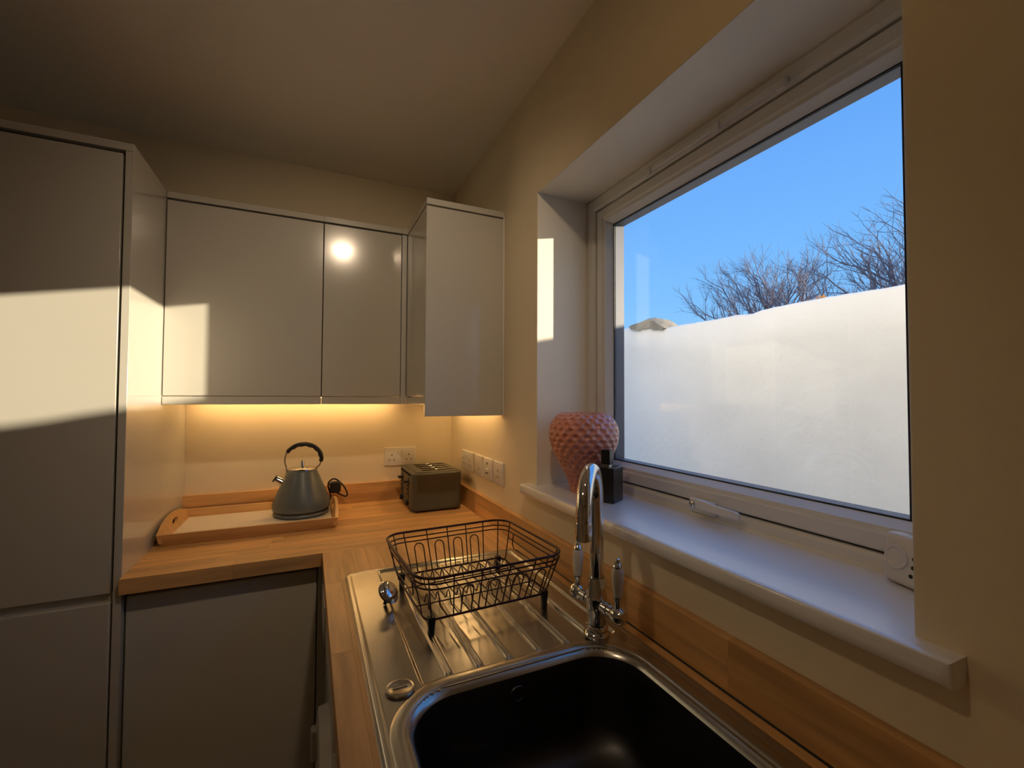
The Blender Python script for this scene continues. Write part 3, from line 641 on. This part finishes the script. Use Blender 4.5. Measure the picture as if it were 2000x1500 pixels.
for y in (-.062, .062):
    box('lever_track', (-.1092, y - .0035, .045), (-.104, y + .0035, .138), TOASTB, to, bev=.001)
    lo = box('lever', (-.130, y - .014, .117), (-.107, y + .014, .126), BLACK, to, bev=.003)
    lathe('browning_dial', [(0, 0), (.011, 0), (.012, .010), (.010, .013), (0, .013)], BLACK, to, 24, along((-.108, y, .032), (-1, 0, 0)))
    for q in range(3): box('button', (-.1105, y + .020, .060 + q * .018), (-.106, y + .032, .070 + q * .018), BLACK, to, bev=.001)
for sx_ in (-.08, .08):
    for sy in (-.1, .1): lathe('foot', [(0, 0), (.010, 0), (.010, .006), (0, .006)], BLACK, to, 14, Matrix.Translation((sx_, sy, 0)))
# ------------------------------------------------------------------ sockets and switches
def plate(name, loc, rz, w, label, kind, group=None):
    t = empty(name, loc, rz); tag(t, label, 'socket' if 'socket' in name else 'switch', group)   # local: x along the wall, -y out of it
    bm = bmesh.new(); addbox(bm, (-w / 2, -.0095, -.043), (w / 2, -.0003, .043), .003, 3); link('plate', bm, PLASTIC, t)
    def pins(cx, cz):
        box('pin_hole', (cx - .002, -.0100, cz + .008), (cx + .002, -.0090, cz + .016), HOLE, t, bev=0)
        for s in (-1, 1): box('pin_hole', (cx + s * .011 - .0032, -.0100, cz - .013), (cx + s * .011 + .0032, -.0090, cz - .009), HOLE, t, bev=0)
    def rock(cx, cz): box('rocker', (cx - .0045, -.0135, cz - .010), (cx + .0045, -.0085, cz + .010), PLASTIC, t, bev=.0015)
    def screw(cx, cz): lathe('screw', [(0, .0008), (.003, .0008), (.003, 0)], PLASTIC, t, 12, along((cx, -.0093, cz), (0, -1, 0)))
    if kind == 'double':
        pins(-.040, -.004); pins(.040, -.004); rock(-.008, .020); rock(.008, .020); screw(-.0602, 0); screw(.0602, 0)
    elif kind == 'switch':
        rock(0, .002); screw(-.030, 0); screw(.030, 0); box('indicator', (.012, -.0100, -.012), (.018, -.0090, -.008), HOLE, t, bev=0)
    elif kind == 'spur':
        box('fuse_carrier', (-.014, -.0125, -.012), (.014, -.0085, .002), PLASTIC, t, bev=.0015); box('indicator', (-.004, -.0102, .018), (.004, -.0088, .027), HOLE, t, bev=0); box('slit', (-.010, -.0130, -.016), (.010, -.0090, -.0135), HOLE, t, bev=0)
    else:
        pins(.0, -.002); screw(-.030, 0); screw(.030, 0)
    return t
plate('double_socket', (-.252, 0, .198), 0, .146, 'white double wall socket on the back wall above the toaster', 'double')
RZ = -math.pi / 2
plate('double_socket', (0, -.265, .198), RZ, .148, 'white double wall socket on the window side wall next to the corner', 'double')
plate('wall_switch', (0, -.411, .198), RZ, .086, 'white single switch plate next to the side wall double socket', 'switch')
plate('fused_switch', (0, -.514, .198), RZ, .086, 'white fused switch plate with a dark indicator between two plates', 'spur')
plate('single_socket', (0, -.620, .198), RZ, .086, 'white single socket plate closest to the window sill', 'single')
# ------------------------------------------------------------------ strawberry vase
VX, VYc = .089, -1.040
va = empty('strawberry_vase', (VX, VYc, ZS)); tag(va, 'glossy pink strawberry shaped vase with dimples on the sill', 'vase')
prof = [(0, 0), (.034, 0.0), (.040, .006), (.047, .028), (.060, .058), (.0755, .088), (.089, .116), (.0985, .142), (.1025, .165), (.1005, .188), (.091, .209), (.076, .224), (.059, .231), (.047, .230), (.041, .222), (.039, .21), (0, .20)]
P = smooth([(p[0], 0, p[1]) for p in prof], 7); acc = 0; prev = None; bm = bmesh.new(); SEG = 150; rows = []
for p in P:
    if prev is not None: acc += (p - prev).length
    prev = p; row = []
    for k in range(SEG):
        th = 2 * math.pi * k / SEG; r = max(0, p.x); z = p.z
        nu = 21; u = th / (2 * math.pi) * nu; v = acc / .0155; iv = round(v); uu = u + (.5 if iv % 2 else 0); du = (uu - round(uu)) * 2; dv = (v - iv) * 2
        dd = math.hypot(du * 1.0, dv * .62); dim = 1 - ss(.25, .95, dd)
        fade = ss(.02, .06, acc) * (1 - ss(.365, .40, acc))
        lob = 1 + .008 * math.cos(5 * th + .6) * ss(.1, .2, z)
        rr = r * lob - .0062 * dim * fade
        row.append(bm.verts.new((rr * math.cos(th), rr * math.sin(th), z + .0015 * math.cos(5 * th) * ss(.2, .235, z))))
    rows.append(row)
for A, B in zip(rows, rows[1:]):
    for k in range(SEG): bm.faces.new((A[k], A[(k + 1) % SEG], B[(k + 1) % SEG], B[k]))
bmesh.ops.remove_doubles(bm, verts=bm.verts, dist=1e-5)
link('vase_body', bm, VASE, va, angle=85)
# ------------------------------------------------------------------ black bottle
bo = empty('square_bottle', (.0835, -1.160, ZS), math.radians(30)); tag(bo, 'black square bottle with a tall square cap on the sill', 'bottle')
box('bottle_body', (-.032, -.032, 0), (.032, .032, .092), BLACKG, bo, bev=.002, seg=3)
box('neck', (-.009, -.009, .091), (.009, .009, .098), CHROME, bo, bev=.001)
box('cap', (-.0125, -.0125, .097), (.0125, .0125, .136), BLACKG, bo, bev=.0015, seg=3)
# ------------------------------------------------------------------ alarm on the sill
al = empty('carbon_monoxide_alarm', (.142, -1.794, ZS), math.radians(-107)); tag(al, 'white plastic alarm with round dial and three dots on the sill', 'alarm')
def alm(o): return o
TI = Matrix.Rotation(math.radians(-5), 4, 'X')
def albox(name, lo, hi, m, bev, seg=3):
    o = box(name, lo, hi, m, al, bev=bev, seg=seg); o.matrix_local = TI; return o
albox('case', (-.043, -.001, .0025), (.043, .030, .076), PLASTIC, .008, 4)
o = lathe('dial', [(.0, .0012), (.012, .0014), (.0140, .0032), (.0165, .0034), (.0180, .0)], PLASTIC, al, 40, TI @ along((-.0215, -.0008, .042), (0, -1, 0)))
for k in range(3): lathe('led_dot', [(0, .0010), (.0026, .0010), (.0030, 0)], HOLE, al, 14, TI @ along((.0035 - .0035 * (k == 2) - .001 * (k == 1), -.0008, .046 - k * .0125), (0, -1, 0)))
for k in range(3): albox('label_line', (.010 + .001 * k, -.0014, .0455 - k * .0125), (.020, -.0009, .0463 - k * .0125), SPACER, 0)
albox('label_line', (.005, -.0014, .010), (.024, -.0009, .0112), SPACER, 0)
# ------------------------------------------------------------------ lift everything so that the floor lies at z = 0
for o in bpy.data.objects:
    if o.parent is None: o.location.z += Z0
